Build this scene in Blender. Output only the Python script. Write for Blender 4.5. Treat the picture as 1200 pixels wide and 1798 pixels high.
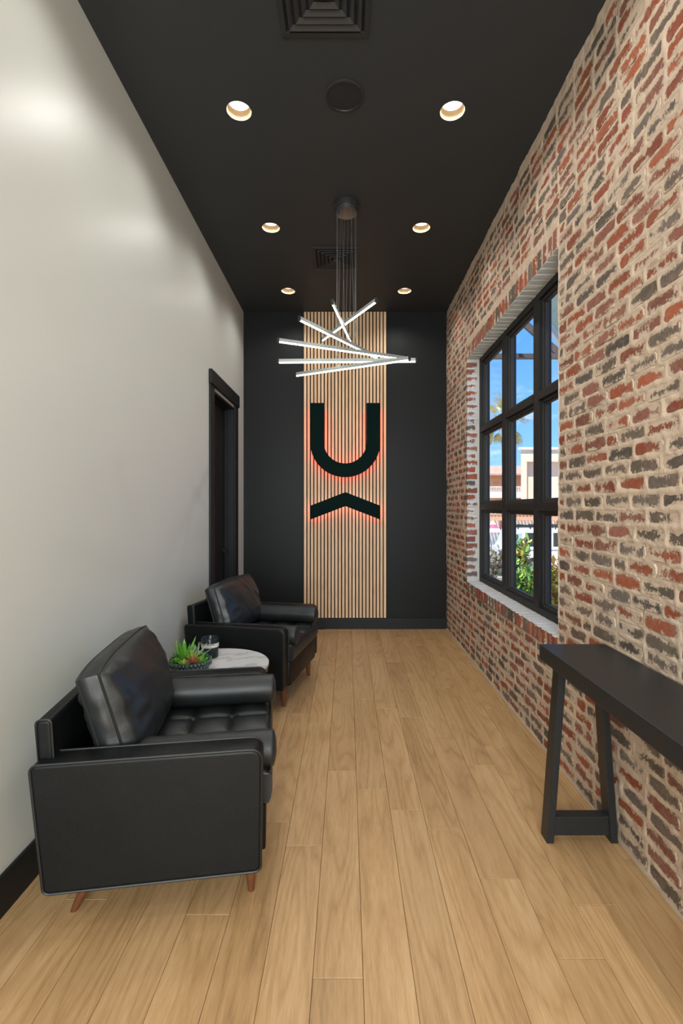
import bpy, bmesh, math, random
import numpy as np
from mathutils import Vector, Matrix, noise as mnoise

random.seed(7); rng = np.random.default_rng(5)
S = bpy.context.scene
C = S.collection
for o in list(bpy.data.objects): bpy.data.objects.remove(o)

# ------------------------------------------------------------------ camera
F = 860.0; EYE = 1.4; VX, VY = 610.0, 890.0
cd = bpy.data.cameras.new('camera'); cam = bpy.data.objects.new('camera', cd); C.objects.link(cam)
cam.location = (0, 0, EYE); cam.rotation_euler = (math.pi/2, 0, 0)
cd.sensor_fit = 'HORIZONTAL'; cd.sensor_width = 36; cd.lens = F/1200*36
cd.shift_x = -10/1200; cd.shift_y = -9/1200
cd.clip_start = .05; cd.clip_end = 500
S.camera = cam
S.view_settings.view_transform = 'Standard'; S.view_settings.look = 'None'
S.view_settings.gamma = 1; S.view_settings.use_curve_mapping = False
S.view_settings.exposure = 0.08

def pt(px, py, Y):            # point at depth Y
    return Vector(((px-VX)*Y/F, Y, EYE-(py-VY)*Y/F))

# ------------------------------------------------------------------ node helpers
class NT:
    def __init__(s, tree): s.t = tree
    def n(s, kind, **kw):
        nd = s.t.nodes.new(kind)
        for k, v in kw.items():
            if k.startswith('i_'): nd.inputs[k[2:].replace('_', ' ')].default_value = v
            else: setattr(nd, k, v)
        return nd
    def l(s, a, b): s.t.links.new(a, b)
    def math(s, op, a, b=None, c=None, clamp=False):
        nd = s.n('ShaderNodeMath', operation=op, use_clamp=clamp)
        for i, v in enumerate((a, b, c)):
            if v is None: continue
            if isinstance(v, (int, float)): nd.inputs[i].default_value = v
            else: s.l(v, nd.inputs[i])
        return nd.outputs[0]
    def mix(s, f, a, b, mode='MIX'):
        nd = s.n('ShaderNodeMix', data_type='RGBA', blend_type=mode)
        for i, v in ((0, f), (6, a), (7, b)):
            if isinstance(v, (int, float)): nd.inputs[i].default_value = v
            elif isinstance(v, tuple): nd.inputs[i].default_value = v if len(v) == 4 else v+(1,)
            else: s.l(v, nd.inputs[i])
        return nd.outputs[2]
    def noise(s, vec, scale, detail=3, rough=.55):
        nd = s.n('ShaderNodeTexNoise'); nd.inputs['Scale'].default_value = scale
        nd.inputs['Detail'].default_value = detail; nd.inputs['Roughness'].default_value = rough
        if vec is not None: s.l(vec, nd.inputs['Vector'])
        return nd.outputs['Fac']
    def mapping(s, vec, scale=(1,1,1), loc=(0,0,0)):
        nd = s.n('ShaderNodeMapping'); nd.inputs['Scale'].default_value = scale
        nd.inputs['Location'].default_value = loc; s.l(vec, nd.inputs['Vector'])
        return nd.outputs[0]
    def ramp(s, f, stops):
        nd = s.n('ShaderNodeValToRGB'); s.l(f, nd.inputs[0]); r = nd.color_ramp
        while len(r.elements) < len(stops): r.elements.new(.5)
        for e, (p, c) in zip(r.elements, stops): e.position = p; e.color = c if len(c) == 4 else c+(1,)
        return nd.outputs[0]
    def smooth(s, v, a, b):
        nd = s.n('ShaderNodeMapRange', interpolation_type='SMOOTHSTEP')
        s.l(v, nd.inputs[0]); nd.inputs[1].default_value = a; nd.inputs[2].default_value = b
        return nd.outputs[0]
    def bump(s, h, strength=.3, dist=.01):
        nd = s.n('ShaderNodeBump'); nd.inputs['Strength'].default_value = strength
        nd.inputs['Distance'].default_value = dist; s.l(h, nd.inputs['Height'])
        return nd.outputs[0]

def newmat(name):
    m = bpy.data.materials.new(name); m.use_nodes = True
    t = NT(m.node_tree); b = m.node_tree.nodes['Principled BSDF']
    return m, t, b
def setp(b, col=None, rough=None, metal=None, spec=None, coat=None):
    if col is not None: b.inputs['Base Color'].default_value = tuple(col)+(1,)
    if rough is not None: b.inputs['Roughness'].default_value = rough
    if metal is not None: b.inputs['Metallic'].default_value = metal
    if spec is not None: b.inputs['Specular IOR Level'].default_value = spec
    if coat is not None: b.inputs['Coat Weight'].default_value = coat
def simple(name, col, rough=.5, metal=0, var=.12, scale=20, bump=.0, spec=.5, detail=3):
    m, t, b = newmat(name); setp(b, col, rough, metal, spec)
    geo = t.n('ShaderNodeNewGeometry'); nz = t.noise(geo.outputs['Position'], scale, detail)
    c = t.mix(nz, tuple(x*(1-var) for x in col), tuple(min(1, x*(1+var)) for x in col))
    t.l(c, b.inputs['Base Color'])
    if bump: t.l(t.bump(nz, bump, .004), b.inputs['Normal'])
    return m
def emit(name, col, strength):
    m, t, b = newmat(name); setp(b, (0, 0, 0), .5)
    b.inputs['Emission Color'].default_value = tuple(col)+(1,); b.inputs['Emission Strength'].default_value = strength
    return m

# ------------------------------------------------------------------ world + sun + big lights
w = bpy.data.worlds.new('sky'); S.world = w; w.use_nodes = True
t = NT(w.node_tree); bg = w.node_tree.nodes['Background']
tc = t.n('ShaderNodeTexCoord'); sx = t.n('ShaderNodeSeparateXYZ'); t.l(tc.outputs['Generated'], sx.inputs[0])
z = t.math('MAXIMUM', sx.outputs[2], 0.0)
sky = t.ramp(t.math('POWER', z, .6), [(0, (.50, .72, .98)), (.25, (.22, .47, .93)), (.5, (.10, .31, .82)), (1, (.05, .18, .60))])
cl = t.noise(t.mapping(tc.outputs['Generated'], (3.0, 3.0, 9), (2.3, .4, .2)), 2.2, 6, .62)
cf = t.math('MULTIPLY', t.smooth(cl, .52, .78), .75)
t.l(t.mix(cf, sky, (.85, .9, .97)), bg.inputs[0]); bg.inputs[1].default_value = 1.7

def light(name, kind, loc, energy, col=(1,1,1), rot=(0,0,0), parent=None, **kw):
    d = bpy.data.lights.new(name, kind); d.energy = energy; d.color = col
    for k, v in kw.items(): setattr(d, k, v)
    o = bpy.data.objects.new(name, d); C.objects.link(o); o.location = loc; o.rotation_euler = rot
    if parent: o.parent = parent
    return o
sun = light('sun', 'SUN', (0, 0, 20), 7.2, (1, .94, .85), angle=.01)
sun.rotation_euler = Vector((.25, .50, -.85)).to_track_quat('-Z', 'Y').to_euler()
# added soft fill lamp, out of view, brightening the corridor from its near end
light('added_near_fill', 'AREA', (0, -2.4, 1.75), 215, (.90, .975, 1), (math.pi/2, 0, 0), shape='RECTANGLE', size=2.0, size_y=2.9)
E_DOWN = 23

# ------------------------------------------------------------------ object helpers
def link(name, bm, mats, parent=None, smooth=False, norm=True):
    if norm: bmesh.ops.recalc_face_normals(bm, faces=bm.faces)
    me = bpy.data.meshes.new(name); bm.to_mesh(me); bm.free()
    if smooth:
        me.polygons.foreach_set('use_smooth', [True]*len(me.polygons))
        if smooth != 'all': me.set_sharp_from_angle(angle=math.radians(smooth if not isinstance(smooth, bool) else 40))
    for m in (mats if isinstance(mats, (list, tuple)) else [mats]): me.materials.append(m)
    o = bpy.data.objects.new(name, me); C.objects.link(o)
    if parent: o.parent = parent
    return o
def tag(o, label=None, cat=None, group=None, kind=None):
    if label: o['label'] = label
    if cat: o['category'] = cat
    if group: o['group'] = group
    if kind: o['kind'] = kind
    return o
def empty(name, loc=(0,0,0), rz=0):
    o = bpy.data.objects.new(name, None); C.objects.link(o); o.empty_display_size = .1
    o.location = loc; o.rotation_euler = (0, 0, rz); return o
def box(bm, x0, x1, y0, y1, z0, z1, mat=0, bev=0, seg=1):
    vs = [bm.verts.new(p) for p in ((x0,y0,z0),(x1,y0,z0),(x1,y1,z0),(x0,y1,z0),(x0,y0,z1),(x1,y0,z1),(x1,y1,z1),(x0,y1,z1))]
    fs = [bm.faces.new([vs[i] for i in f]) for f in ((3,2,1,0),(4,5,6,7),(0,1,5,4),(1,2,6,5),(2,3,7,6),(3,0,4,7))]
    for f in fs: f.material_index = mat
    if bev:
        es = list({e for f in fs for e in f.edges})
        bmesh.ops.bevel(bm, geom=es, offset=bev, segments=seg, profile=.5, affect='EDGES', material=mat)
    return vs
def boxo(name, b, mat, parent=None, bev=0, seg=1, smooth=False):
    bm = bmesh.new(); box(bm, *b, bev=bev, seg=seg); return link(name, bm, mat, parent, smooth)
def tube(bm, pts, r, n=8, closed=False, cap=True):
    pts = [Vector(p) for p in pts]; N = len(pts); rings = []
    rr = r if isinstance(r, (list, tuple)) else [r]*N
    up = None
    for i, p in enumerate(pts):
        a = pts[(i-1) % N] if (closed or i > 0) else p; b = pts[(i+1) % N] if (closed or i < N-1) else p
        d = (b-a).normalized()
        if up is None: up = Vector((0,0,1)) if abs(d.z) < .9 else Vector((1,0,0))
        s = d.cross(up).normalized(); up = s.cross(d).normalized()
        rings.append([bm.verts.new(p+(s*math.cos(2*math.pi*k/n)+up*math.sin(2*math.pi*k/n))*rr[i]) for k in range(n)])
    for i in range(N if closed else N-1):
        A, B = rings[i], rings[(i+1) % N]
        for k in range(n): bm.faces.new((A[k], A[(k+1) % n], B[(k+1) % n], B[k]))
    if cap and not closed:
        bm.faces.new(rings[0][::-1]); bm.faces.new(rings[-1])
def lathe(bm, prof, n=32, c=(0,0,0), mat=0, cap=True):
    rings = []
    for r, zz in prof:
        rings.append([bm.verts.new((c[0]+r*math.cos(2*math.pi*k/n), c[1]+r*math.sin(2*math.pi*k/n), c[2]+zz)) for k in range(n)])
    for A, B in zip(rings, rings[1:]):
        for k in range(n):
            f = bm.faces.new((A[k], A[(k+1) % n], B[(k+1) % n], B[k])); f.material_index = mat
    if cap:
        for R in (rings[0][::-1], rings[-1]):
            if prof[0][0] > 1e-6: 
                f = bm.faces.new(R); f.material_index = mat
def poly_extrude(bm, pts2, f3, d0, d1):
    """prism: 2D outline pts2, f3(a,b,d)->3D"""
    A = [bm.verts.new(f3(a, b, d0)) for a, b in pts2]; B = [bm.verts.new(f3(a, b, d1)) for a, b in pts2]
    bm.faces.new(A); bm.faces.new(B[::-1]); n = len(A)
    for i in range(n): bm.faces.new((A[i], B[i], B[(i+1) % n], A[(i+1) % n]))
def bar3(bm, a, b, w, h, up=(0,0,1)):
    a, b = Vector(a), Vector(b); d = (b-a).normalized(); s = d.cross(Vector(up)).normalized(); u = s.cross(d)
    vs = [bm.verts.new(p+s*(sx*w/2)+u*(sy*h/2)) for p in (a, b) for sx, sy in ((-1,-1),(1,-1),(1,1),(-1,1))]
    for f in ((0,1,2,3),(7,6,5,4),(0,4,5,1),(1,5,6,2),(2,6,7,3),(3,7,4,0)): bm.faces.new([vs[i] for i in f])

# ------------------------------------------------------------------ room dimensions
XL, XR, YF, H = -1.191, 1.145, 5.626, 3.637
YB = -2.6

# ------------------------------------------------------------------ materials
def paint(name, col, rough, scale=260, b=.05, var=.03, spec=.5):
    m, t, p = newmat(name); setp(p, col, rough, spec=spec)
    geo = t.n('ShaderNodeNewGeometry'); nz = t.noise(geo.outputs['Position'], scale, 2)
    n2 = t.noise(geo.outputs['Position'], 1.3, 2)
    t.l(t.mix(n2, tuple(x*(1-var) for x in col), tuple(x*(1+var) for x in col)), p.inputs['Base Color'])
    t.l(t.bump(nz, b, .002), p.inputs['Normal'])
    return m
M_wall = paint('warm_white_paint', (.585, .60, .55), .40)
M_black = paint('black_satin_paint', (.0115, .0122, .0126), .45, spec=.16)
M_ceil = paint('black_ceiling_paint', (.025, .0285, .031), .6, 90, .25)
M_trim = simple('black_trim_paint', (.009, .0105, .012), .5, spec=.3, var=.1)
M_iron = simple('black_metal_frame', (.014, .0145, .0150), .55, 0, .15, spec=.35)
M_table = simple('black_table_lacquer', (.0125, .0150, .0165), .42, 0, .2, 30, .05)
M_vent = simple('black_vent_paint', (.018, .018, .019), .5)
M_backing = simple('black_felt_backing', (.004, .004, .004), .95)

def leather(nm='black_leather', r0=.34, sp=.22, k=1.0):
    m, t, b = newmat(nm); setp(b, (.016, .017, .0175), .40, spec=sp)
    tcd = t.n('ShaderNodeTexCoord'); v = tcd.outputs['Object']
    vo = t.n('ShaderNodeTexVoronoi'); vo.inputs['Scale'].default_value = 380; t.l(v, vo.inputs['Vector'])
    wr = t.noise(v, 9, 4, .6)
    h = t.math('ADD', t.math('MULTIPLY', vo.outputs['Distance'], .10), t.math('MULTIPLY', wr, .8))
    t.l(t.bump(h, .35, .006), b.inputs['Normal'])
    t.l(t.mix(wr, (.0035*k, .0042*k, .0046*k), (.0065*k, .0076*k, .008*k)), b.inputs['Base Color'])
    t.l(t.math('MULTIPLY_ADD', t.noise(v, 5, 3), .16, r0), b.inputs['Roughness'])
    return m
M_leather = leather()
M_soft = leather('soft_black_leather', .34, .5, 2.4)
M_piping = simple('black_piping', (.008, .009, .009), .5)

def wood(name, c0, c1, c2, rough=.45, sx=1, axis='y', random_off=True, gain=1.0):
    m, t, b = newmat(name); setp(b, c1, rough)
    tcd = t.n('ShaderNodeTexCoord'); oi = t.n('ShaderNodeObjectInfo')
    sc = {'y': (1, .1, 1), 'z': (1, 1, .1)}[axis]
    va = t.n('ShaderNodeVectorMath', operation='ADD'); t.l(tcd.outputs['Object'], va.inputs[0])
    cmb = t.n('ShaderNodeCombineXYZ'); r = oi.outputs['Random']
    t.l(t.math('MULTIPLY', r, 37.0), cmb.inputs[0]); t.l(t.math('MULTIPLY', r, 91.0), cmb.inputs[1]); t.l(t.math('MULTIPLY', r, 13.0), cmb.inputs[2])
    t.l(cmb.outputs[0], va.inputs[1]); v = va.outputs[0]
    big = t.noise(t.mapping(v, tuple(a*5*sx for a in (sc[0], sc[1]*.95, sc[2]*(.9 if axis == 'z' else 1)))), 1.0, 2, .45)
    rings = t.math('ABSOLUTE', t.math('SINE', t.math('MULTIPLY', big, 58.0*gain)))
    rings = t.math('POWER', rings, .7)
    fib = t.noise(t.mapping(v, tuple(a*240 for a in ((1, .06, 1) if axis == 'y' else (1, 1, .035)))), 1.0, 3, .6)
    low = t.noise(t.mapping(v, tuple(a*7 for a in sc)), 1.0, 3, .6)
    f = t.math('ADD', t.math('MULTIPLY', rings, .14), t.math('ADD', t.math('MULTIPLY', fib, .42), t.math('MULTIPLY', low, .50)))
    col = t.ramp(f, [(.30, c0), (.53, c1), (.84, c2)])
    tone = t.math('MULTIPLY_ADD', t.math('FRACT', t.math('MULTIPLY', r, 17.0)), .14, .93)
    cc = t.n('ShaderNodeMix', data_type='RGBA', blend_type='MULTIPLY'); cc.inputs[0].default_value = 1
    t.l(col, cc.inputs[6]); cb = t.n('ShaderNodeCombineColor')
    for i in range(3): t.l(tone, cb.inputs[i])
    t.l(cb.outputs[0], cc.inputs[7]); t.l(cc.outputs[2], b.inputs['Base Color'])
    t.l(t.bump(f, .12, .002), b.inputs['Normal'])
    t.l(t.math('MULTIPLY_ADD', fib, .2, rough-.1), b.inputs['Roughness'])
    return m
M_floor = wood('oak_planks', (.29, .165, .070), (.46, .275, .122), (.64, .42, .22), .42)
M_slat = wood('pale_oak_slat', (.56, .34, .18), (.72, .47, .27), (.86, .62, .39), .5, 1, 'z')
M_leg = simple('walnut_leg', (.13, .045, .018), .35, var=.4, scale=40)
M_sub = simple('floor_underlay', (.10, .06, .03), .8)

def mortar_mat(name, ca, cb, dark, b=.5):
    m, t, p = newmat(name); setp(p, ca, .9, spec=.2)
    geo = t.n('ShaderNodeNewGeometry'); v = geo.outputs['Position']
    n1 = t.noise(v, 3.0, 4, .6); n2 = t.noise(v, 60, 5, .7); n3 = t.noise(v, 22, 5, .75)
    c = t.mix(n1, ca, cb)
    spots = t.smooth(n3, .60, .72)
    c = t.mix(t.math('MULTIPLY', spots, .45), c, dark)
    n4 = t.noise(v, 160, 3, .6)
    c = t.mix(t.math('MULTIPLY', t.smooth(n4, .62, .74), .5), c, dark)
    t.l(c, p.inputs['Base Color'])
    t.l(t.bump(t.math('ADD', t.math('MULTIPLY', n2, .5), n3), b, .012), p.inputs['Normal'])
    return m
MORT_A, MORT_B = (.60, .455, .335), (.52, .40, .30)
M_mortar = mortar_mat('tan_smeared_mortar', MORT_A, MORT_B, (.36, .26, .19))
M_white = mortar_mat('whitewashed_brick', (.66, .63, .58), (.52, .49, .45), (.16, .15, .15), .6)

M_head = mortar_mat('grey_washed_soffit', (.66, .68, .63), (.45, .46, .43), (.08, .08, .08), .7)
def brick_mat(name, ma, mb, cover, dark=.8):
    m, t, p = newmat(name); setp(p, (.4, .1, .05), .88, spec=.25)
    geo = t.n('ShaderNodeNewGeometry'); v = geo.outputs['Position']
    at = t.n('ShaderNodeAttribute', attribute_name='Col'); uv = t.n('ShaderNodeUVMap')
    sp = t.n('ShaderNodeSeparateXYZ'); t.l(uv.outputs[0], sp.inputs[0])
    du = t.math('SUBTRACT', .5, t.math('ABSOLUTE', t.math('SUBTRACT', sp.outputs[0], .5)))
    dv = t.math('SUBTRACT', .5, t.math('ABSOLUTE', t.math('SUBTRACT', sp.outputs[1], .5)))
    ed = t.math('MINIMUM', t.math('MULTIPLY', du, 3.2), dv)           # 0 at the edge, .5 in the middle
    patch = t.noise(v, 7, 2, .5); rag = t.noise(t.mapping(v, (1, 1, .75)), 85, 6, .75); mid = t.noise(v, 26, 3, .6)
    s = t.math('ADD', t.math('MULTIPLY', ed, .75), t.math('MULTIPLY', t.math('SUBTRACT', patch, .5), 1.35))
    s = t.math('ADD', s, t.math('MULTIPLY', t.math('SUBTRACT', rag, .5), 1.25))
    s = t.math('ADD', s, t.math('MULTIPLY', t.math('SUBTRACT', mid, .5), .9))
    k = t.smooth(s, cover-.09, cover+.10)
    fine = t.noise(v, 140, 4, .65)
    bc = t.mix(t.math('MULTIPLY', t.smooth(fine, .40, .72), .55), at.outputs['Color'], (.09, .06, .048))
    bc = t.mix(t.math('MULTIPLY', t.smooth(mid, .45, .75), .35), bc, (.33, .22, .165))
    mc = t.mix(t.noise(v, 3.0, 4, .6), ma, mb)
    mc = t.mix(t.math('MULTIPLY', t.smooth(t.noise(v, 160, 3, .6), .62, .74), .5), mc, (.30, .22, .16))
    t.l(t.mix(k, mc, bc), p.inputs['Base Color'])
    h = t.math('ADD', t.math('MULTIPLY', k, -.55), t.math('MULTIPLY', fine, .5))
    t.l(t.bump(h, .55, .009), p.inputs['Normal'])
    return m
M_brick = brick_mat('smeared_brick', MORT_A, MORT_B, .12)
M_brick_c = brick_mat('clear_smeared_brick', MORT_A, MORT_B, -.10)
M_brick_w = brick_mat('whitewashed_red_brick', (.68, .65, .61), (.56, .53, .5), .10)

# ================================================================== SETTING
# ---- floor: base + planks
floor = boxo('floor', (XL-.14, XR+.3, YB, YF+.12, -.09, -.012), M_sub); tag(floor, kind='structure')
PW, PL, X0 = .1505, 1.142, -.103
phase = {-8:2.4, -7:2.1, -6:1.745, -5:2.35, -4:1.25, -3:1.681, -2:2.173, -1:2.023, 0:1.454, 1:2.43, 2:2.263, 3:2.123, 4:1.844, 5:1.518, 6:1.722, 7:2.25, 8:1.95}
plank_meshes = {}
for i in range(-8, 9):
    xa, xb = max(XL, X0+i*PW), min(XR, X0+(i+1)*PW)
    if xb-xa < .01: continue
    k = math.floor((YB-phase[i])/PL)
    while phase[i]+k*PL < YF:
        ya, yb = max(YB, phase[i]+k*PL), min(YF, phase[i]+(k+1)*PL); k += 1
        if yb-ya < .03: continue
        key = (round(xb-xa, 4), round(yb-ya, 4))
        if key not in plank_meshes:
            g = .0006; bm = bmesh.new(); a, b_ = key[0]/2-g, key[1]/2-g
            v = box(bm, -a, a, -b_, b_, -.012, 0)
            es = [e for e in bm.edges if all(abs(q.co.z) < 1e-6 for q in e.verts)]
            bmesh.ops.bevel(bm, geom=es, offset=.0011, segments=1, affect='EDGES')
            me = bpy.data.meshes.new('plank'); bm.to_mesh(me); bm.free(); me.materials.append(M_floor); plank_meshes[key] = me
        o = bpy.data.objects.new('plank', plank_meshes[key]); C.objects.link(o); o.parent = floor
        o.location = ((xa+xb)/2, (ya+yb)/2, 0)

# ---- ceiling with real holes for the cans
LX = (-.612, .595); LY = (5.076, 3.926, 2.768, 1.80, .458, -.697); HR = .069  # last three rows are out of view, added to light the near end
def ceiling():
    bm = bmesh.new(); c = .11
    xs = [XL-.14, LX[0]-c, LX[0]+c, LX[1]-c, LX[1]+c, XR+.3]
    ys = [YB] + sorted([y+s for y in LY for s in (-c, c)]) + [YF+.12]
    n = 32
    for i in range(len(xs)-1):
        for j in range(len(ys)-1):
            x0, x1, y0, y1 = xs[i], xs[i+1], ys[j], ys[j+1]
            if i in (1, 3) and j % 2 == 1:
                cx, cy = (x0+x1)/2, (y0+y1)/2; P, Q = [], []
                for k in range(n):
                    a = 2*math.pi*k/n; ca, sa = math.cos(a), math.sin(a); m = max(abs(ca), abs(sa))
                    P.append(bm.verts.new((cx+HR*ca, cy+HR*sa, H))); Q.append(bm.verts.new((cx+c*ca/m, cy+c*sa/m, H)))
                for k in range(n): bm.faces.new((P[k], P[(k+1) % n], Q[(k+1) % n], Q[k]))
            else:
                bm.faces.new([bm.verts.new(p) for p in ((x0,y0,H),(x0,y1,H),(x1,y1,H),(x1,y0,H))])
    box(bm, xs[0], xs[-1], ys[0], ys[-1], H+.12, H+.2)
    for f in bm.faces:
        if f.normal.z > 0 and abs(f.calc_center_median().z-H) < 1e-4: f.normal_flip()
    return link('ceiling', bm, M_ceil, norm=False)
tag(ceiling(), kind='structure')

# ---- left wall with the door opening
DY0, DY1, DZ = 4.323, 5.148, 2.44
bm = bmesh.new()
box(bm, XL-.14, XL, YB, DY0, 0, H); box(bm, XL-.14, XL, DY1, YF, 0, H); box(bm, XL-.14, XL, DY0, DY1, DZ, H)
tag(link('wall_left', bm, M_wall), kind='structure')
tag(boxo('wall_back', (XL-.14, XR+.3, YF, YF+.12, 0, H), M_black), kind='structure')
tag(boxo('wall_front', (XL-.14, XR+.3, YB-.12, YB, 0, H), M_wall), kind='structure')
def baseboard(name, b):
    o = boxo(name, b, M_trim, None, .003, 1); tag(o, kind='structure')
baseboard('baseboard_left', (XL, XL+.016, YB, 4.215, 0, .14))
bm = bmesh.new(); box(bm, XL, XL+.016, 5.28, YF, 0, .14, bev=.003); tag(link('baseboard_left_far', bm, M_trim), kind='structure').name = 'baseboard_corner'
baseboard('baseboard_back', (XL, XR, YF-.018, YF, 0, .125))

# ---- door
door = empty('door_1', (0,0,0)); tag(door, kind='structure')
DX = XL-.135
boxo('casing', (XL, XL+.02, 4.215, DY0+.008, 0, 2.464), M_trim, door, .003)
boxo('casing', (XL, XL+.02, DY1-.008, 5.268, 0, 2.464), M_trim, door, .003)
boxo('head_casing', (XL, XL+.032, 4.205, 5.28, 2.464, 2.59), M_trim, door, .004)
bm = bmesh.new()
box(bm, DX, XL, DY0-.002, DY0+.02, 0, DZ); box(bm, DX, XL, DY1-.02, DY1+.002, 0, DZ); box(bm, DX, XL, DY0, DY1, DZ-.02, DZ+.002)
box(bm, DX+.045, DX+.07, DY1-.034, DY1-.02, 0, DZ-.02); box(bm, DX+.045, DX+.07, DY0+.02, DY1-.02, DZ-.034, DZ-.02)
link('jamb', bm, M_trim, door)
boxo('door_panel', (DX-.0, DX+.04, DY0+.022, DY1-.022, .006, DZ-.022), M_trim, door, .002)
bm = bmesh.new(); lathe(bm, [(.026, 0), (.026, .008), (.009, .01), (.009, .045)], 16)
bmesh.ops.rotate(bm, verts=bm.verts, cent=(0,0,0), matrix=Matrix.Rotation(math.pi/2, 3, 'Y'))
bmesh.ops.translate(bm, verts=bm.verts, vec=(DX+.04, DY1-.08, .95))
bar3(bm, (DX+.082, DY1-.07, .95), (DX+.082, DY1-.19, .95), .016, .018)
link('door_handle', bm, simple('dark_bronze_handle', (.05, .05, .05), .3, .8), door, 40)

# ---- right wall: mortar relief + body, with the window opening
WY0, WY1, WZ0, WZ1 = 2.647, 4.666, .695, 2.81
def vnoise(y, z, s, seed):
    r = np.random.default_rng(seed); g = r.random((400, 400)); u = y*s+40; v = z*s+40
    i = np.floor(u).astype(int); j = np.floor(v).astype(int); fu = u-i; fv = v-j
    fu = fu*fu*(3-2*fu); fv = fv*fv*(3-2*fv); i %= 399; j %= 399
    return (g[i, j]*(1-fu)+g[i+1, j]*fu)*(1-fv)+(g[i, j+1]*(1-fu)+g[i+1, j+1]*fu)*fv
CH, BL = .0662, .198
# brick layout
lay = []          # (y0, y1, z0, z1) on the wall face
nc = int(H/CH)
for k in range(nc):
    z0 = k*CH+.009; z1 = (k+1)*CH-.006
    y = -.5 + (k % 2)*BL/2 + random.uniform(-.012, .012)
    while y < YF:
        L = BL + random.uniform(-.006, .006)
        if random.random() < .06: L = BL/2
        y0, y1 = y+.008, min(y+L-.008, YF-.006); y += L
        if y1-y0 < .03: continue
        zc = (z0+z1)/2
        if .60 < z1 and z0 < 2.925:
            if y0 > WY0-.02 and y1 < WY1+.02: continue
            if y0 < WY0 < y1: y1 = WY0+random.uniform(-.008, .006)
            elif y0 < WY1 < y1: y0 = WY1+.002
            if y1-y0 < .035: continue
        lay.append((y0, y1, z0+random.uniform(-.003, .003), z1+random.uniform(-.003, .003)))
# mortar height field
ys = np.arange(-.5, YF+.004, .009); zs = np.arange(0, H+.004, .009); ys[-1] = YF; zs[-1] = H
Yg, Zg = np.meshgrid(ys, zs, indexing='ij')
rz = np.mod(Zg+.0015, CH); dz = np.minimum(rz, CH-rz)
inb = np.zeros_like(Yg)
for (a, b_, c_, d_) in lay:
    i0, i1 = np.searchsorted(ys, a+.004), np.searchsorted(ys, b_-.004); j0, j1 = np.searchsorted(zs, c_+.003), np.searchsorted(zs, d_-.003)
    inb[i0:i1, j0:j1] = 1
sm = inb.copy()
sm[1:-1, 1:-1] = (inb[1:-1,1:-1]*2+inb[:-2,1:-1]+inb[2:,1:-1]+inb[1:-1,:-2]+inb[1:-1,2:])/6
hgt = (1-sm)*.0012 + sm*(-.006) + (vnoise(Yg, Zg, 22, 1)-.5)*.006 + (vnoise(Yg, Zg, 60, 2)-.5)*.004 + (vnoise(Yg, Zg, 6, 3)-.5)*.007
ny, nz_ = Yg.shape
bm = bmesh.new()
box(bm, XR+.012, XR+.207, YB, WY0, 0, H); box(bm, XR+.012, XR+.207, WY1, YF, 0, H)
box(bm, XR+.012, XR+.207, WY0, WY1, WZ1, H); box(bm, XR+.012, XR+.207, WY0, WY1, 0, WZ0-.01)
box(bm, XR, XR+.012, YB, -.5, 0, H)
for f in bm.faces: f.material_index = 0
# whitewashed reveals
for b in ((XR-.002, XR+.207, WY1-.003, WY1+.001, WZ0-.01, WZ1+.002), (XR-.002, XR+.207, WY0-.001, WY0+.003, WZ0-.01, WZ1+.002), (XR-.002, XR+.207, WY0, WY1, WZ0-.007, WZ0-.0015)):
    box(bm, *b, mat=1)
box(bm, XR-.002, XR+.207, WY0, WY1, WZ1-.003, WZ1+.001, mat=2)
me0 = bpy.data.meshes.new('tmp'); bmesh.ops.recalc_face_normals(bm, faces=bm.faces); bm.to_mesh(me0); bm.free()
v0 = np.empty(len(me0.vertices)*3); me0.vertices.foreach_get('co', v0); v0 = v0.reshape(-1, 3)
f0 = [tuple(p.vertices) for p in me0.polygons]; mi0 = [p.material_index for p in me0.polygons]; n0 = len(v0)
gv = np.stack([XR-hgt.ravel(), Yg.ravel(), Zg.ravel()], 1)
I, J = np.meshgrid(np.arange(ny-1), np.arange(nz_-1), indexing='ij'); I = I.ravel(); J = J.ravel()
yc = (ys[I]+ys[I+1])/2; zc = (zs[J]+zs[J+1])/2
keep = ~((yc > WY0) & (yc < WY1) & (zc > WZ0-.012) & (zc < WZ1)); I, J = I[keep], J[keep]
q = np.stack([I*nz_+J, I*nz_+J+1, (I+1)*nz_+J+1, (I+1)*nz_+J], 1)+n0
# pull border vertices back into the wall at the opening so there is no gap
me = bpy.data.meshes.new('wall_right')
me.from_pydata(np.vstack([v0, gv]).tolist(), [], f0+q.tolist())
me.materials.append(M_mortar); me.materials.append(M_white); me.materials.append(M_head)
me.polygons.foreach_set('material_index', mi0+[0]*len(q))
me.polygons.foreach_set('use_smooth', [False]*len(f0)+[True]*len(q)); me.update()
wall_r = bpy.data.objects.new('wall_right', me); C.objects.link(wall_r); tag(wall_r, kind='structure')

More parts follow.
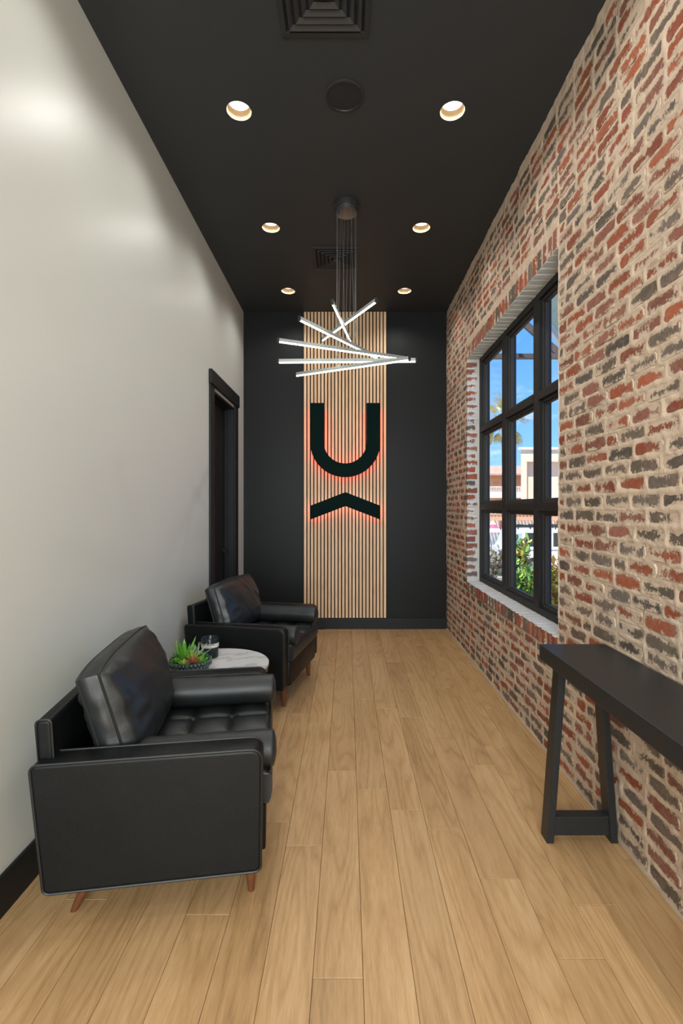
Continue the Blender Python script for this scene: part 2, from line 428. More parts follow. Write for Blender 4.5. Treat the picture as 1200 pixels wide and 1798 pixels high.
REDS = [(.33, .075, .030), (.27, .062, .030), (.38, .095, .040), (.24, .085, .055), (.30, .11, .075)]
GREYS = [(.125, .098, .072), (.155, .118, .09), (.095, .078, .064), (.18, .145, .12)]
def bcol(red=.55):
    c = random.choice(REDS if random.random() < red else GREYS); k = random.uniform(.85, 1.15)
    return tuple(x*k for x in c)
def face_brick(y0, y1, z0, z1):
    """irregular proud brick: verts, faces, uvs on the wall face; 12-gon outline"""
    cy, cz, hy, hz = (y0+y1)/2, (z0+z1)/2, (y1-y0)/2, (z1-z0)/2
    out = []
    j = lambda s: random.uniform(-s, s)
    cr = min(.3, .012/hy)
    for a, b_ in ((-1+cr,-1),(-.3,-1.04),(.35,-1),(1-cr,-1),(1,-.55),(1.01,.3),(1-cr,1),(.3,1.05),(-.3,1),(-1+cr,1),(-1,.5),(-1.01,-.45)):
        out.append((cy+a*hy+j(.0035), cz+b_*hz+j(.003)))
    px = XR+.0012-random.uniform(0, .0022); ti, tj = j(.02), j(.05)
    V, Fc, U = [], [], []
    for (y, z) in out: V.append((XR+.006, y, z))
    for (y, z) in out:
        yy, zz = cy+(y-cy)*.97, cz+(z-cz)*.92
        V.append((px+ti*(yy-cy)+tj*(zz-cz), yy, zz))
    n = 12; Fc.append(list(range(2*n-1, n-1, -1)))
    for i in range(n): Fc.append([i, (i+1) % n, n+(i+1) % n, n+i])
    uv = lambda v: ((v[1]-cy)/hy/2+.5, (v[2]-cz)/hz/2+.5)
    return V, Fc, [uv(v) for v in V], bcol()
def box_brick(x0, x1, y0, y1, z0, z1, red, uvax):
    """whole brick with clipped corners; uvax: function co->(u,v)"""
    bm = bmesh.new(); box(bm, x0, x1, y0, y1, z0, z1, bev=.004)
    for v in bm.verts: v.co += Vector([random.uniform(-.0016, .0016) for _ in range(3)])
    V = [tuple(v.co) for v in bm.verts]; bm.verts.index_update(); Fc = [[v.index for v in f.verts] for f in bm.faces]; bm.free()
    return V, Fc, [uvax(v) for v in V], bcol(red)
def px_size(cx, cy, cz, wy, wz, perp=False):
    if cy < .3: return 0
    x = VX+F*cx/cy; y = VY-F*(cz-EYE)/cy
    if x > 1230 or x < -20 or y < -10 or y > 1810: return 0
    return (F/cy)*wz*max(F*cx/cy/cy*wy, .2)
B = []
for (a, b_, c_, d_) in lay:
    B.append((px_size(XR, (a+b_)/2, (c_+d_)/2, b_-a, d_-c_), face_brick(a, b_, c_, d_), M_brick))
n_r = 27; p = (WY1-WY0)/n_r
for i in range(n_r):
    ya, yb = WY0+i*p+.012, WY0+(i+1)*p-.012
    o_ = random.uniform(.0, .006); yc_ = (ya+yb)/2
    za, zb = WZ0-.088, WZ0+random.uniform(-.001, .002)
    B.append((px_size(XR, yc_, za, .055, .09)*1.6, box_brick(XR-.010-o_, XR+.205, ya, yb, za, zb, .7, lambda v, ya=ya, yb=yb, za=za: (.5, (v[1]-ya)/(yb-ya)) if v[2] < za+.08 or v[0] < XR-.004 else (0, 0)), 'sill'))
    za, zb = WZ1-.005+random.uniform(-.004, 0), WZ1+.108
    B.append((px_size(XR, yc_, za, .055, .11)*1.3, box_brick(XR-.003-o_, XR+.115, ya, yb, za, zb, .6, lambda v, ya=ya, yb=yb: (.5, (v[1]-ya)/(yb-ya))), 'head'))
for k in range(nc):      # far reveal
    za, zb = k*CH+.009, (k+1)*CH-.006
    if za < WZ0-.0 or zb > WZ1: continue
    x1 = XR+(.092 if k % 2 else .074)
    B.append((px_size(XR, WY1, za, .3, .06)*.6, box_brick(XR-.003, x1, WY1-.007-random.uniform(0, .004), WY1+.02, za, zb, .75, lambda v, x1=x1, za=za, zb=zb: ((v[0]-XR)/(x1-XR)*.7+.15, (v[2]-za)/(zb-za))), M_brick_w))
def mk_mesh(name, V, Fc, U, cols, mats, mi, smooth=False):
    me = bpy.data.meshes.new(name); me.from_pydata(V, [], Fc)
    uvl = me.uv_layers.new(name='UVMap'); li = np.empty(len(me.loops), int); me.loops.foreach_get('vertex_index', li)
    uvl.data.foreach_set('uv', np.asarray(U, float)[li].ravel())
    ca = me.color_attributes.new('Col', 'FLOAT_COLOR', 'POINT'); ca.data.foreach_set('color', np.asarray([c+(1,) for c in cols], float).ravel())
    for m in mats: me.materials.append(m)
    me.polygons.foreach_set('material_index', mi); me.update(); return me
MATS = [M_brick, M_brick_w, M_white, M_brick_c, M_head]
def mat_idx(kind, V, f):
    if kind is M_brick: return 0
    if kind is M_brick_w: return 1
    n = [V[i] for i in f]; cx = sum(v[0] for v in n)/len(n); zmin = min(v[2] for v in n); zmax = max(v[2] for v in n)
    if kind == 'sill': return 2 if (zmax-zmin < .02 and zmin > WZ0-.02) or cx > XR+.06 and zmin > WZ0-.03 else 3
    return 4 if (zmax-zmin < .02 and zmax < WZ1+.02) else 3
B.sort(key=lambda b: -b[0])
for s, (V, Fc, U, col), kind in B[:300]:
    cx = Vector([sum(v[i] for v in V)/len(V) for i in range(3)])
    mi = [mat_idx(kind, V, f) for f in Fc]
    me = mk_mesh('brick', [tuple(Vector(v)-cx) for v in V], Fc, U, [col]*len(V), MATS, mi)
    o = bpy.data.objects.new('brick', me); C.objects.link(o); o.location = cx; o.parent = wall_r
V_, F_, U_, C_, MI_ = [], [], [], [], []
for s, (V, Fc, U, col), kind in B[300:]:
    n = len(V_); V_ += V; U_ += U; C_ += [col]*len(V); F_ += [[i+n for i in f] for f in Fc]; MI_ += [mat_idx(kind, V, f) for f in Fc]
me = mk_mesh('brickwork', V_, F_, U_, C_, MATS, MI_)
o = bpy.data.objects.new('brickwork', me); C.objects.link(o); o.parent = wall_r; o['kind'] = 'stuff'

# ---- window_1
win = empty('window_1'); tag(win, kind='structure')
FX0, FX1 = 1.259, 1.335
bm = bmesh.new()
for b in ((WY0, WY0+.045, WZ0, WZ1), (WY1-.045, WY1, WZ0, WZ1), (WY0+.045, WY1-.045, WZ0, WZ0+.045), (WY0+.045, WY1-.045, WZ1-.045, WZ1)):
    box(bm, FX0, FX1+.012, *b, bev=.002)
link('window_frame', bm, M_iron, win)
MY = (3.271, 3.944); TZ = (1.400, 2.128); mw, th = .046, .027
for y in MY: boxo('mullion', (FX0+.002, FX1+.012, y-mw, y+mw, WZ0+.04, WZ1-.04), M_iron, win, .002)
for z_ in TZ:
    edges = [WY0+.04, MY[0]-mw, MY[0]+mw, MY[1]-mw, MY[1]+mw, WY1-.04]
    for k in range(0, 6, 2): boxo('transom', (FX0-.004, FX1+.012, edges[k], edges[k+1], z_-th, z_+th), M_iron, win, .002)
def glassmat():
    m = bpy.data.materials.new('window_glass'); m.use_nodes = True; t = NT(m.node_tree); t.t.nodes.clear()
    tr = t.n('ShaderNodeBsdfTransparent'); tr.inputs[0].default_value = (.97, .985, .98, 1)
    gl = t.n('ShaderNodeBsdfGlossy'); gl.inputs['Roughness'].default_value = .02
    fr = t.n('ShaderNodeFresnel'); fr.inputs[0].default_value = 1.3; mx = t.n('ShaderNodeMixShader'); out = t.n('ShaderNodeOutputMaterial')
    ge = t.n('ShaderNodeNewGeometry'); t.l(t.math('MULTIPLY', fr.outputs[0], t.math('SUBTRACT', 1.0, ge.outputs['Backfacing'])), mx.inputs[0]); t.l(tr.outputs[0], mx.inputs[1]); t.l(gl.outputs[0], mx.inputs[2]); t.l(mx.outputs[0], out.inputs[0])
    return m
M_glass = glassmat()
cols = [(WY0+.045, MY[0]-mw), (MY[0]+mw, MY[1]-mw), (MY[1]+mw, WY1-.045)]
rows = [(WZ0+.045, TZ[0]-th), (TZ[0]+th, TZ[1]-th), (TZ[1]+th, WZ1-.045)]
M_sash = simple('charcoal_sash', (.040, .036, .032), .6, 0, .1, spec=.3)
for (a, b_) in cols:
    for (c_, d_) in rows:
        bm = bmesh.new()
        for (s0, xa, xb) in ((.020, FX0+.022, FX0+.034), (.030, FX0+.034, FX0+.06)):
            box(bm, xa, xb, a, a+s0, c_, d_, bev=.0015); box(bm, xa, xb, b_-s0, b_, c_, d_, bev=.0015)
            box(bm, xa, xb, a+s0, b_-s0, c_, c_+s0, bev=.0015); box(bm, xa, xb, a+s0, b_-s0, d_-s0, d_, bev=.0015)
        s = link('sash', bm, M_sash, win)
        boxo('pane', (FX0+.045, FX0+.051, a+.029, b_-.029, c_+.029, d_-.029), M_glass, s)
M_sillout = simple('exterior_sill_plaster', (.55, .5, .42), .8)
tag(boxo('trim_1', (XR+.207, XR+.30, WY0-.05, WY1+.05, WZ0-.08, WZ0-.01), M_sillout, None, .004), kind='structure')
tag(boxo('trim_2', (XR-.012, XR-.001, YB, YF-.018, 0, .007), simple('pale_caulk', (.5, .38, .27), .8)), kind='structure')

# ================================================================== slat panel
SX0, SX1 = (533-VX)*5.6/F, (679.5-VX)*5.6/F
slp = empty('slat_panel', ((SX0+SX1)/2, YF, .13)); tag(slp, 'tall oak slatted wall panel with vertical battens on the black end wall', 'wall panel')
cx = slp.location.x; NS = 24; pitch = (SX1-SX0)/NS
hh = H-.13-.004
bm = bmesh.new(); box(bm, SX0-cx, SX1-cx, -.009, -.001, 0, hh); link('backing', bm, M_backing, slp)
bm = bmesh.new(); box(bm, -.0135, .0135, -.012, 0, 0, hh, bev=.001); slat0 = link('slat', bm, M_slat, slp)
for i in range(NS):
    o = slat0 if i == 0 else slat0.copy()
    if i: C.objects.link(o)
    o.location = (SX0-cx+(i+.5)*pitch-.0, -.009, 0); o.parent = slp
SLF = YF-.021     # slat front

# ================================================================== sign
M_sign = simple('dark_green_sign_metal', (.0008, .0095, .008), .55, .0, .1, spec=.04)
M_red = emit('red_led', (1, .035, .012), 11)
M_wled = emit('cool_white_led', (.80, .90, 1), 12)
YS = 5.535
def sp(px, py): v = pt(px, py, YS); return (v.x, v.z)
def f3y(a, b, d): return (a, d, b)
cxU, cyU, Ro, Ri = 606.5, 776, 61.8, 37.6
def u_outline(Ro, Ri, top, n=20):
    P = [(cxU-Ro, top)]
    P += [(cxU-Ro*math.cos(math.pi*k/n), cyU+Ro*math.sin(math.pi*k/n)) for k in range(n+1)]
    P += [(cxU+Ro, top), (cxU+Ri, top)]
    P += [(cxU+Ri*math.cos(math.pi*k/n), cyU+Ri*math.sin(math.pi*k/n)) for k in range(n+1)]
    P += [(cxU-Ri, top)]
    return [sp(*p) for p in P]
def strip_prism(bm, outer_inner, d0, d1):   # for concave U: quads strip
    n = len(outer_inner)
    R = [[bm.verts.new(f3y(a, b, d)) for d in (d0, d1) for (a, b) in pair] for pair in outer_inner]  # o0,i0,o1,i1
    for i in range(n-1):
        A, Bq = R[i], R[i+1]
        for (p, q_) in ((0, 1), (1, 3), (3, 2), (2, 0)): bm.faces.new((A[p], A[q_], Bq[q_], Bq[p]))
    for A in (R[0], R[-1]): bm.faces.new((A[0], A[1], A[3], A[2]))
def u_pairs(Ro, Ri, top, n=40):
    ang = [math.pi*k/n for k in range(n+1)]
    P = [(sp(cxU-Ro, top), sp(cxU-Ri, top))]
    P += [(sp(cxU-Ro*math.cos(a), cyU+Ro*math.sin(a)), sp(cxU-Ri*math.cos(a), cyU+Ri*math.sin(a))) for a in ang]
    P += [(sp(cxU+Ro, top), sp(cxU+Ri, top))]
    return P
sgn = empty('wall_sign', (0, 0, 0)); tag(sgn, 'dark green backlit letter U and chevron below it mounted on the oak slats', 'sign')
bm = bmesh.new(); strip_prism(bm, u_pairs(Ro, Ri, 707.5), YS, YS+.022); link('letter', bm, M_sign, sgn)
bm = bmesh.new(); strip_prism(bm, u_pairs(Ro-3, Ro-8, 722), YS+.023, YS+.029); strip_prism(bm, u_pairs(Ri+7, Ri+3, 722), YS+.023, YS+.029)
led = link('led_strip', bm, M_red, sgn); led['label'] = 'glowing red light strip behind the letter'
chev = [((545, 888), (545, 912.5)), ((606.8, 864), (606.8, 888.8)), ((668.3, 888), (668.3, 912.5))]
bm = bmesh.new(); strip_prism(bm, [(sp(*a), sp(*b)) for a, b in chev], YS, YS+.022); link('chevron', bm, M_sign, sgn)
ch2 = [((548, 904), (548, 909.5)), ((606.8, 880.5), (606.8, 886)), ((665.5, 904), (665.5, 909.5))]
bm = bmesh.new(); strip_prism(bm, [(sp(*a), sp(*b)) for a, b in ch2], YS+.023, YS+.029)
strip_prism(bm, [(sp(547, 890), sp(547, 909)), (sp(550, 889), sp(550, 908))], YS+.023, YS+.029)
strip_prism(bm, [(sp(663, 889), sp(663, 908)), (sp(666, 890), sp(666, 909))], YS+.023, YS+.029)
o = link('led_strip', bm, M_red, sgn); o['label'] = 'glowing red light strip behind the chevron'
for (xa, ya, Yd) in ((606.8, 874, 0), ):
    pass
bm = bmesh.new(); strip_prism(bm, [(sp(553, 899), sp(553, 902)), (sp(606.8, 876), sp(606.8, 879)), (sp(660, 899), sp(660, 902))], YS+.023, YS+.029)
o = link('led_strip', bm, M_wled, sgn); o['label'] = 'cool white light strip behind the chevron'
for (a, b_) in ((557, 730), (656, 730), (557, 780), (656, 780), (606, 826), (575, 897), (637, 897)):
    v = pt(a, b_, YS); bm = bmesh.new(); tube(bm, [(v.x, YS+.02, v.z), (v.x, SLF, v.z)], .004, 8)
    link('standoff', bm, M_trim, sgn)

# ================================================================== ceiling fixtures
M_can = simple('tan_reflector', (.34, .23, .12), .6, spec=.2)
M_lens = emit('lamp_lens', (1, .95, .88), 2.6)
poss = {(0,0): 'far left recessed ceiling light, nearest the end wall', (1,0): 'far right recessed ceiling light, nearest the end wall above the brick side',
        (0,1): 'recessed ceiling light left of the pendant canopy, middle row', (1,1): 'recessed ceiling light right of the pendant canopy, middle row',
        (0,2): 'large recessed ceiling light left of the round speaker', (1,2): 'large recessed ceiling light right of the round speaker'}
for iy, y in enumerate(LY):
    for ix, x in enumerate(LX):
        e = empty('recessed_light', (x, y, H)); lab = poss.get((ix, iy), 'unseen recessed ceiling light added to brighten the near end, %s side of row %s' % (('left', 'right')[ix], ('one', 'two', 'three')[iy-3] if iy > 2 else ''))
        tag(e, lab, 'ceiling light', 'recessed ceiling lights')
        bm = bmesh.new(); lathe(bm, [(HR+.0, -.0006), (HR-.001, .002), (HR-.010, .048), (HR-.010, .052), (HR+.004, .052), (HR+.004, .0005)], 32, cap=False)
        link('reflector', bm, M_can, e, True, norm=True)
        bm = bmesh.new(); lathe(bm, [(HR-.009, .049), (HR-.009, .053)], 32); link('lens', bm, M_lens, e)
        light('downlight', 'SPOT', (0, 0, .026), E_DOWN, (1, .985, .94), (0, 0, 0), e, shadow_soft_size=.022, spot_size=math.radians(150), spot_blend=.8)

def vent(cx, cy, s, label):
    e = empty('air_vent', (cx, cy, H)); tag(e, label, 'vent', 'ceiling air vents')
    def ring(bm, h0, z0, h1, z1):
        A = [bm.verts.new((a*h0, b*h0, z0)) for a, b in ((-1,-1),(1,-1),(1,1),(-1,1))]; Bq = [bm.verts.new((a*h1, b*h1, z1)) for a, b in ((-1,-1),(1,-1),(1,1),(-1,1))]
        for i in range(4): bm.faces.new((A[i], A[(i+1) % 4], Bq[(i+1) % 4], Bq[i]))
    h = s/2
    bm = bmesh.new(); ring(bm, h, 0, h, -.012); ring(bm, h, -.012, h-.022, -.014); ring(bm, h-.022, -.014, h-.024, -.001)
    link('vent_frame', bm, M_vent, e)
    boxo('duct_backing', (-h+.02, h-.02, -h+.02, h-.02, -.003, -.001), M_backing, e)
    k = 0; r = h-.036
    while r > .045:
        bm = bmesh.new(); ring(bm, r, -.016, r-.018, -.004); ring(bm, r, -.016, r-.001, -.019); ring(bm, r-.001, -.019, r-.020, -.006); ring(bm, r-.018, -.004, r-.020, -.006)
        link('louvre', bm, M_vent, e); r -= .034
    boxo('vent_centre', (-r+.004, r-.004, -r+.004, r-.004, -.019, -.004), M_vent, e, .002)
vent(-.103, 2.117, .41, 'black square ceiling air vent at the top edge, nearest the viewer')
vent(-.10, 4.41, .40, 'black square ceiling air vent partly hidden behind the pendant cables')
e = empty('ceiling_speaker', (-.015, 2.665, H)); tag(e, 'round flush black ceiling speaker between the two nearest recessed lights', 'speaker')
bm = bmesh.new(); lathe(bm, [(.108, 0), (.108, -.005), (.103, -.009), (.094, -.009), (.092, -.004)], 48, cap=False); link('speaker_rim', bm, M_vent, e, 40)
bm = bmesh.new(); lathe(bm, [(.092, -.004), (.092, -.003)], 48); link('grille', bm, simple('black_speaker_grille', (.012, .012, .013), .7), e)

# ================================================================== pendant
M_steel = simple('brushed_dark_steel', (.20, .21, .21), .3, .85, .1)
M_wire = simple('steel_wire', (.35, .36, .36), .3, .8, .1)
M_bar = simple('satin_grey_bar', (.30, .32, .30), .4, .5, .1)
M_diff = emit('led_diffuser', (.93, 1, .90), 6)
PC = Vector((-.006, 3.63, H))
pen = empty('pendant_light', tuple(PC)); tag(pen, 'spiral chandelier of six thin glowing light bars hung on fine cables', 'chandelier')
bm = bmesh.new(); lathe(bm, [(.096, 0), (.096, -.028), (.092, -.032)], 40); link('canopy', bm, M_vent, pen, 40)
bm = bmesh.new(); lathe(bm, [(.080, -.032), (.080, -.062), (.076, -.064)], 40); link('canopy_plate', bm, M_steel, pen, 40)
def hp(px, py, h): Y = h*F/(VY-py); return Vector(((px-VX)*Y/F, Y, EYE+h))
bars = [((584, 534), (617, 604), 1.315), ((661, 531), (566, 599.5), 1.375), ((526, 563), (664, 631), 1.2215), ((489, 601), (716, 634), 1.153),
        ((489, 637.5), (731, 636), 1.068), ((719, 633), (520, 661), 1.022)]
for i, (a, b_, h) in enumerate(bars):
    A, Bp = hp(*a, h)-PC, hp(*b_, h)-PC
    if i == 3: A, Bp = hp(489, 601, h)-PC, hp(712, 632.5, h)-PC
    d = (Bp-A).normalized(); off = Vector((0, 0, .0))
    bm = bmesh.new(); bar3(bm, A+Vector((0,0,.018)), Bp+Vector((0,0,.019)), .0125, .022)
    bar = link('light_bar', bm, M_bar, pen)
    bm = bmesh.new(); bar3(bm, A+d*.006+Vector((0,0,.003)), Bp-d*.006+Vector((0,0,.003)), .0088, .0085); link('diffuser', bm, M_diff, bar)
    for q_, s in ((A, 1), (Bp, -1)):
        bm = bmesh.new(); bar3(bm, q_-d*s*.008+Vector((0,0,.014)), q_+d*s*.005+Vector((0,0,.014)), .017, .034)
        link('end_cap', bm, M_trim, bar)
    # two cables per bar from the canopy rim
    mid = (A+Bp)/2
    for s in (-1, 1):
        ang = math.atan2(d.y, d.x)+(0 if s > 0 else math.pi)+.0
        # nearest point of the bar to the rim circle in that direction
        target = Vector((math.cos(ang), math.sin(ang), 0))*.072
        tt = (target-Vector((A.x, A.y, 0))).dot(d); tt = min(max(tt, .05), (Bp-A).length-.05)
        bot = A+d*tt+Vector((0, 0, .03))
        bm = bmesh.new(); tube(bm, [bot, Vector((target.x, target.y, -.063))], .0014, 6); link('cable', bm, M_wire, pen)
        bm = bmesh.new(); tube(bm, [bot-Vector((0,0,.004)), bot+Vector((0,0,.018))], .004, 8); link('cable_clamp', bm, M_wire, bar)

# ================================================================== armchairs
def offset_poly(P, d):       # inward offset of a CCW convex-ish polygon
    n = len(P); R = []
    for i in range(n):
        a, b_, c_ = Vector(P[i-1]), Vector(P[i]), Vector(P[(i+1) % n])
        n1 = Vector((-(b_-a).y, (b_-a).x)).normalized(); n2 = Vector((-(c_-b_).y, (c_-b_).x)).normalized()
        m = (n1+n2); m = m/max(m.dot(n1), .3)
        R.append(tuple(b_+m*d))
    return R
def round_poly(P, rs, seg=6):
    n = len(P); R = []
    for i in range(n):
        a, b_, c_ = Vector(P[i-1]), Vector(P[i]), Vector(P[(i+1) % n]); r = rs[i]
        if r <= 0: R.append(tuple(b_)); continue
        d1, d2 = (a-b_).normalized(), (c_-b_).normalized(); p1, p2 = b_+d1*r, b_+d2*r
        for k in range(seg+1):
            tt = k/seg; R.append(tuple(p1*(1-tt)**2+b_*2*tt*(1-tt)+p2*tt*tt))
    return R
def padded(bm, P, w0, w1, f3, r, puff=.0):
    """extruded outline with rounded rims; P CCW"""
    secs = [(w0, r+.003), (w0, r), (w0+r*.3, r*.3), (w0+r, 0)] + ([((w0+w1)/2, -puff)] if puff else []) + [(w1-r, 0), (w1-r*.3, r*.3), (w1, r), (w1, r+.003)]
    R = [[bm.verts.new(f3(a, b_, w_)) for a, b_ in offset_poly(P, d)] for w_, d in secs]; n = len(P)
    for A, Bq in zip(R, R[1:]):
        for i in range(n): bm.faces.new((A[i], A[(i+1) % n], Bq[(i+1) % n], Bq[i]))
    bm.faces.new(R[0]); bm.faces.new(R[-1])
fuz = lambda a, b_, w_: (a, w_, b_)
W = .88; AT = .10; TZP = .57
def bolster_bm(L=.615, r=.066):
    bm = bmesh.new(); prof = [(0.0001, -L/2-.012), (.03, -L/2-.011), (.052, -L/2-.005), (.062, -L/2+.0), (.064, -L/2+.006)]
    m = 14
    prof += [(r*(1+.02*math.sin(k*2.1)), -L/2+.012+(L-.024)*k/m) for k in range(m+1)]
    prof += [(.064, L/2-.006), (.062, L/2), (.052, L/2+.005), (.03, L/2+.011), (.0001, L/2+.012)]
    n = 40; rings = []
    for (rr, x) in prof:
        ring = []
        for k in range(n):
            a = 2*math.pi*k/n; e_ = abs(x) > L/2-.05
            q_ = rr*(1+.015*mnoise.noise(Vector((x*9, math.cos(a)*1.2, math.sin(a)*1.2)))+(.03 if abs(x) >= L/2-.001 and rr > .02 else 0)*math.sin(a*13)*(rr/.06))
            ring.append(bm.verts.new((x, q_*math.cos(a), q_*math.sin(a))))
        rings.append(ring)
    for A, Bq in zip(rings, rings[1:]):
        for k in range(n): bm.faces.new((A[k], A[(k+1) % n], Bq[(k+1) % n], Bq[k]))
    bmesh.ops.remove_doubles(bm, verts=bm.verts, dist=.00005)
    return bm
def seat_bm():
    """biscuit tufted top"""
    bm = bmesh.new(); u0, u1, v0_, v1 = -.66, .022, AT+.004, W-AT-.004; zt, zb = .452, .32
    nu, nv = 60, 60; G = []
    cu, cv = 4, 4
    for i in range(nu+1):
        row = []
        for j in range(nv+1):
            s, q_ = i/nu, j/nv; u = u0+(u1-u0)*s; v = v0_+(v1-v0_)*q_
            a = abs(math.sin(math.pi*cu*s)); b_ = abs(math.sin(math.pi*cv*q_))
            puff = .020*(min(a, 1)**.45*b_**.45)+.004*min(a, b_)
            btn = math.exp(-(((s*cu-round(s*cu))**2+(q_*cv-round(q_*cv))**2)/.006))
            edge = min(s, 1-s, q_, 1-q_)
            if edge < 1/cu*.45: 
                btn *= min(1, edge/.1); k = min(1, edge/.08); puff = puff*k+.010*(1-k)*0
                if min(1-s, s) < .1: puff = max(puff, .020*b_**.45*min(1, edge/.02))
            z_ = zt-.020+puff-.014*btn+.0015*mnoise.noise(Vector((u*14, v*14, 1)))
            row.append(bm.verts.new((u, v, z_)))
        G.append(row)
    for i in range(nu):
        for j in range(nv): bm.faces.new((G[i][j], G[i+1][j], G[i+1][j+1], G[i][j+1]))
    # sides: front with soft bulge
    loop = [G[i][0] for i in range(nu+1)]+[G[nu][j] for j in range(1, nv+1)]+[G[i][nv] for i in range(nu-1, -1, -1)]+[G[0][j] for j in range(nv-1, 0, -1)]
    prev = loop; c_ = Vector(((u0+u1)/2, (v0_+v1)/2, 0))
    for k, (zz, out) in enumerate(((.425, .008), (.40, .014), (.37, .014), (.34, .008), (.322, .0), (.322, -.03))):
        cur = []
        for v in loop:
            x = v.co.x+(out if abs(v.co.x-u1) < 1e-5 else 0); cur.append(bm.verts.new((x, v.co.y, zz)))
        n = len(loop)
        for i in range(n): bm.faces.new((prev[i], prev[(i+1) % n], cur[(i+1) % n], cur[i]))
        prev = cur
    return bm
def cushion_bm(w=.665, h=.398, band=.074, pf=.090, pb=.045):
    """box cushion with puffed faces. local: x thickness (front +), y width, z up; origin at bottom centre of band"""
    bm = bmesh.new(); n = 36
    def outline(s, q_):            # s,q in [-1,1] -> y,z ; corners pulled out into ears
        ear = 1-(.035 if s < 0 else .0)*(abs(s)*abs(q_))**3
        k = 1-.035*(1-abs(q_)**2)*abs(s)**4; k2 = 1-.03*(1-abs(s)**2)*abs(q_)**4
        y = s*w/2*k*ear; z_ = h/2+q_*h/2*k2*ear
        return y, z_-(.022 if s < 0 else .018)*(abs(s)**3)*max(0, q_)**3
    def grid(sign, pufff, x0):
        G = []
        for i in range(n+1):
            row = []
            for j in range(n+1):
                s, q_ = math.sin((i/n-.5)*math.pi)*.5+(i/n*2-1)*.5, math.sin((j/n-.5)*math.pi)*.5+(j/n*2-1)*.5
                y, z_ = outline(s, q_)
                a = max(0, (1-s**2))**.33*max(0, (1-q_**2))**.40
                bot = 1+.12*(-q_)
                wr = .012*mnoise.noise(Vector((y*9, z_*26, sign*3+.5)))*(1-abs(s))**0*(abs(s)**1.5+.15)+.007*mnoise.noise(Vector((y*22+z_*14, z_*9, sign*7)))
                row.append(bm.verts.new((x0+sign*(pufff*a*bot+wr*min(1, a*3)), y, z_)))
            G.append(row)
        for i in range(n):
            for j in range(n): bm.faces.new((G[i][j], G[i+1][j], G[i+1][j+1], G[i][j+1]))
        return [G[i][0] for i in range(n+1)]+[G[n][j] for j in range(1, n+1)]+[G[i][n] for i in range(n-1, -1, -1)]+[G[0][j] for j in range(n-1, 0, -1)]
    LF, LB = grid(1, pf, band/2), grid(-1, pb, -band/2); m = len(LF)
    front = [v.co.copy() for v in LF]; back = [v.co.copy() for v in LB]
    prev = LF; c_ = Vector((0, 0, h/2))
    for k in range(1, 6):
        tt = k/6; cur = []
        for a, b_ in zip(front, back):
            p_ = a.lerp(b_, tt); rad = (p_-Vector((p_.x, 0, h/2))); L = rad.length
            o_ = .010*math.sin(math.pi*tt)+.006*mnoise.noise(Vector((p_.y*16, p_.z*16, tt*2)))
            cur.append(bm.verts.new(p_+rad/L*o_))
        for i in range(m): bm.faces.new((prev[i], prev[(i+1) % m], cur[(i+1) % m], cur[i]))
        prev = cur
    for i in range(m): bm.faces.new((prev[i], prev[(i+1) % m], LB[(i+1) % m], LB[i]))
    return bm, front, back
def leg_bm(top, foot):
    bm = bmesh.new(); t_, f_ = Vector(top), Vector(foot)
    n = 20; rings = []
    for zf, r in ((1, .0235), (.6, .020), (.25, .0155), (.02, .0125), (0, .0115)):
        c_ = f_.lerp(t_, zf); rings.append([bm.verts.new((c_.x+r*math.cos(2*math.pi*k/n), c_.y+r*math.sin(2*math.pi*k/n), c_.z)) for k in range(n)])
    for A, Bq in zip(rings, rings[1:]):
        for k in range(n): bm.faces.new((A[k], A[(k+1) % n], Bq[(k+1) % n], Bq[k]))
    bm.faces.new(rings[0]); bm.faces.new(rings[-1]); return bm
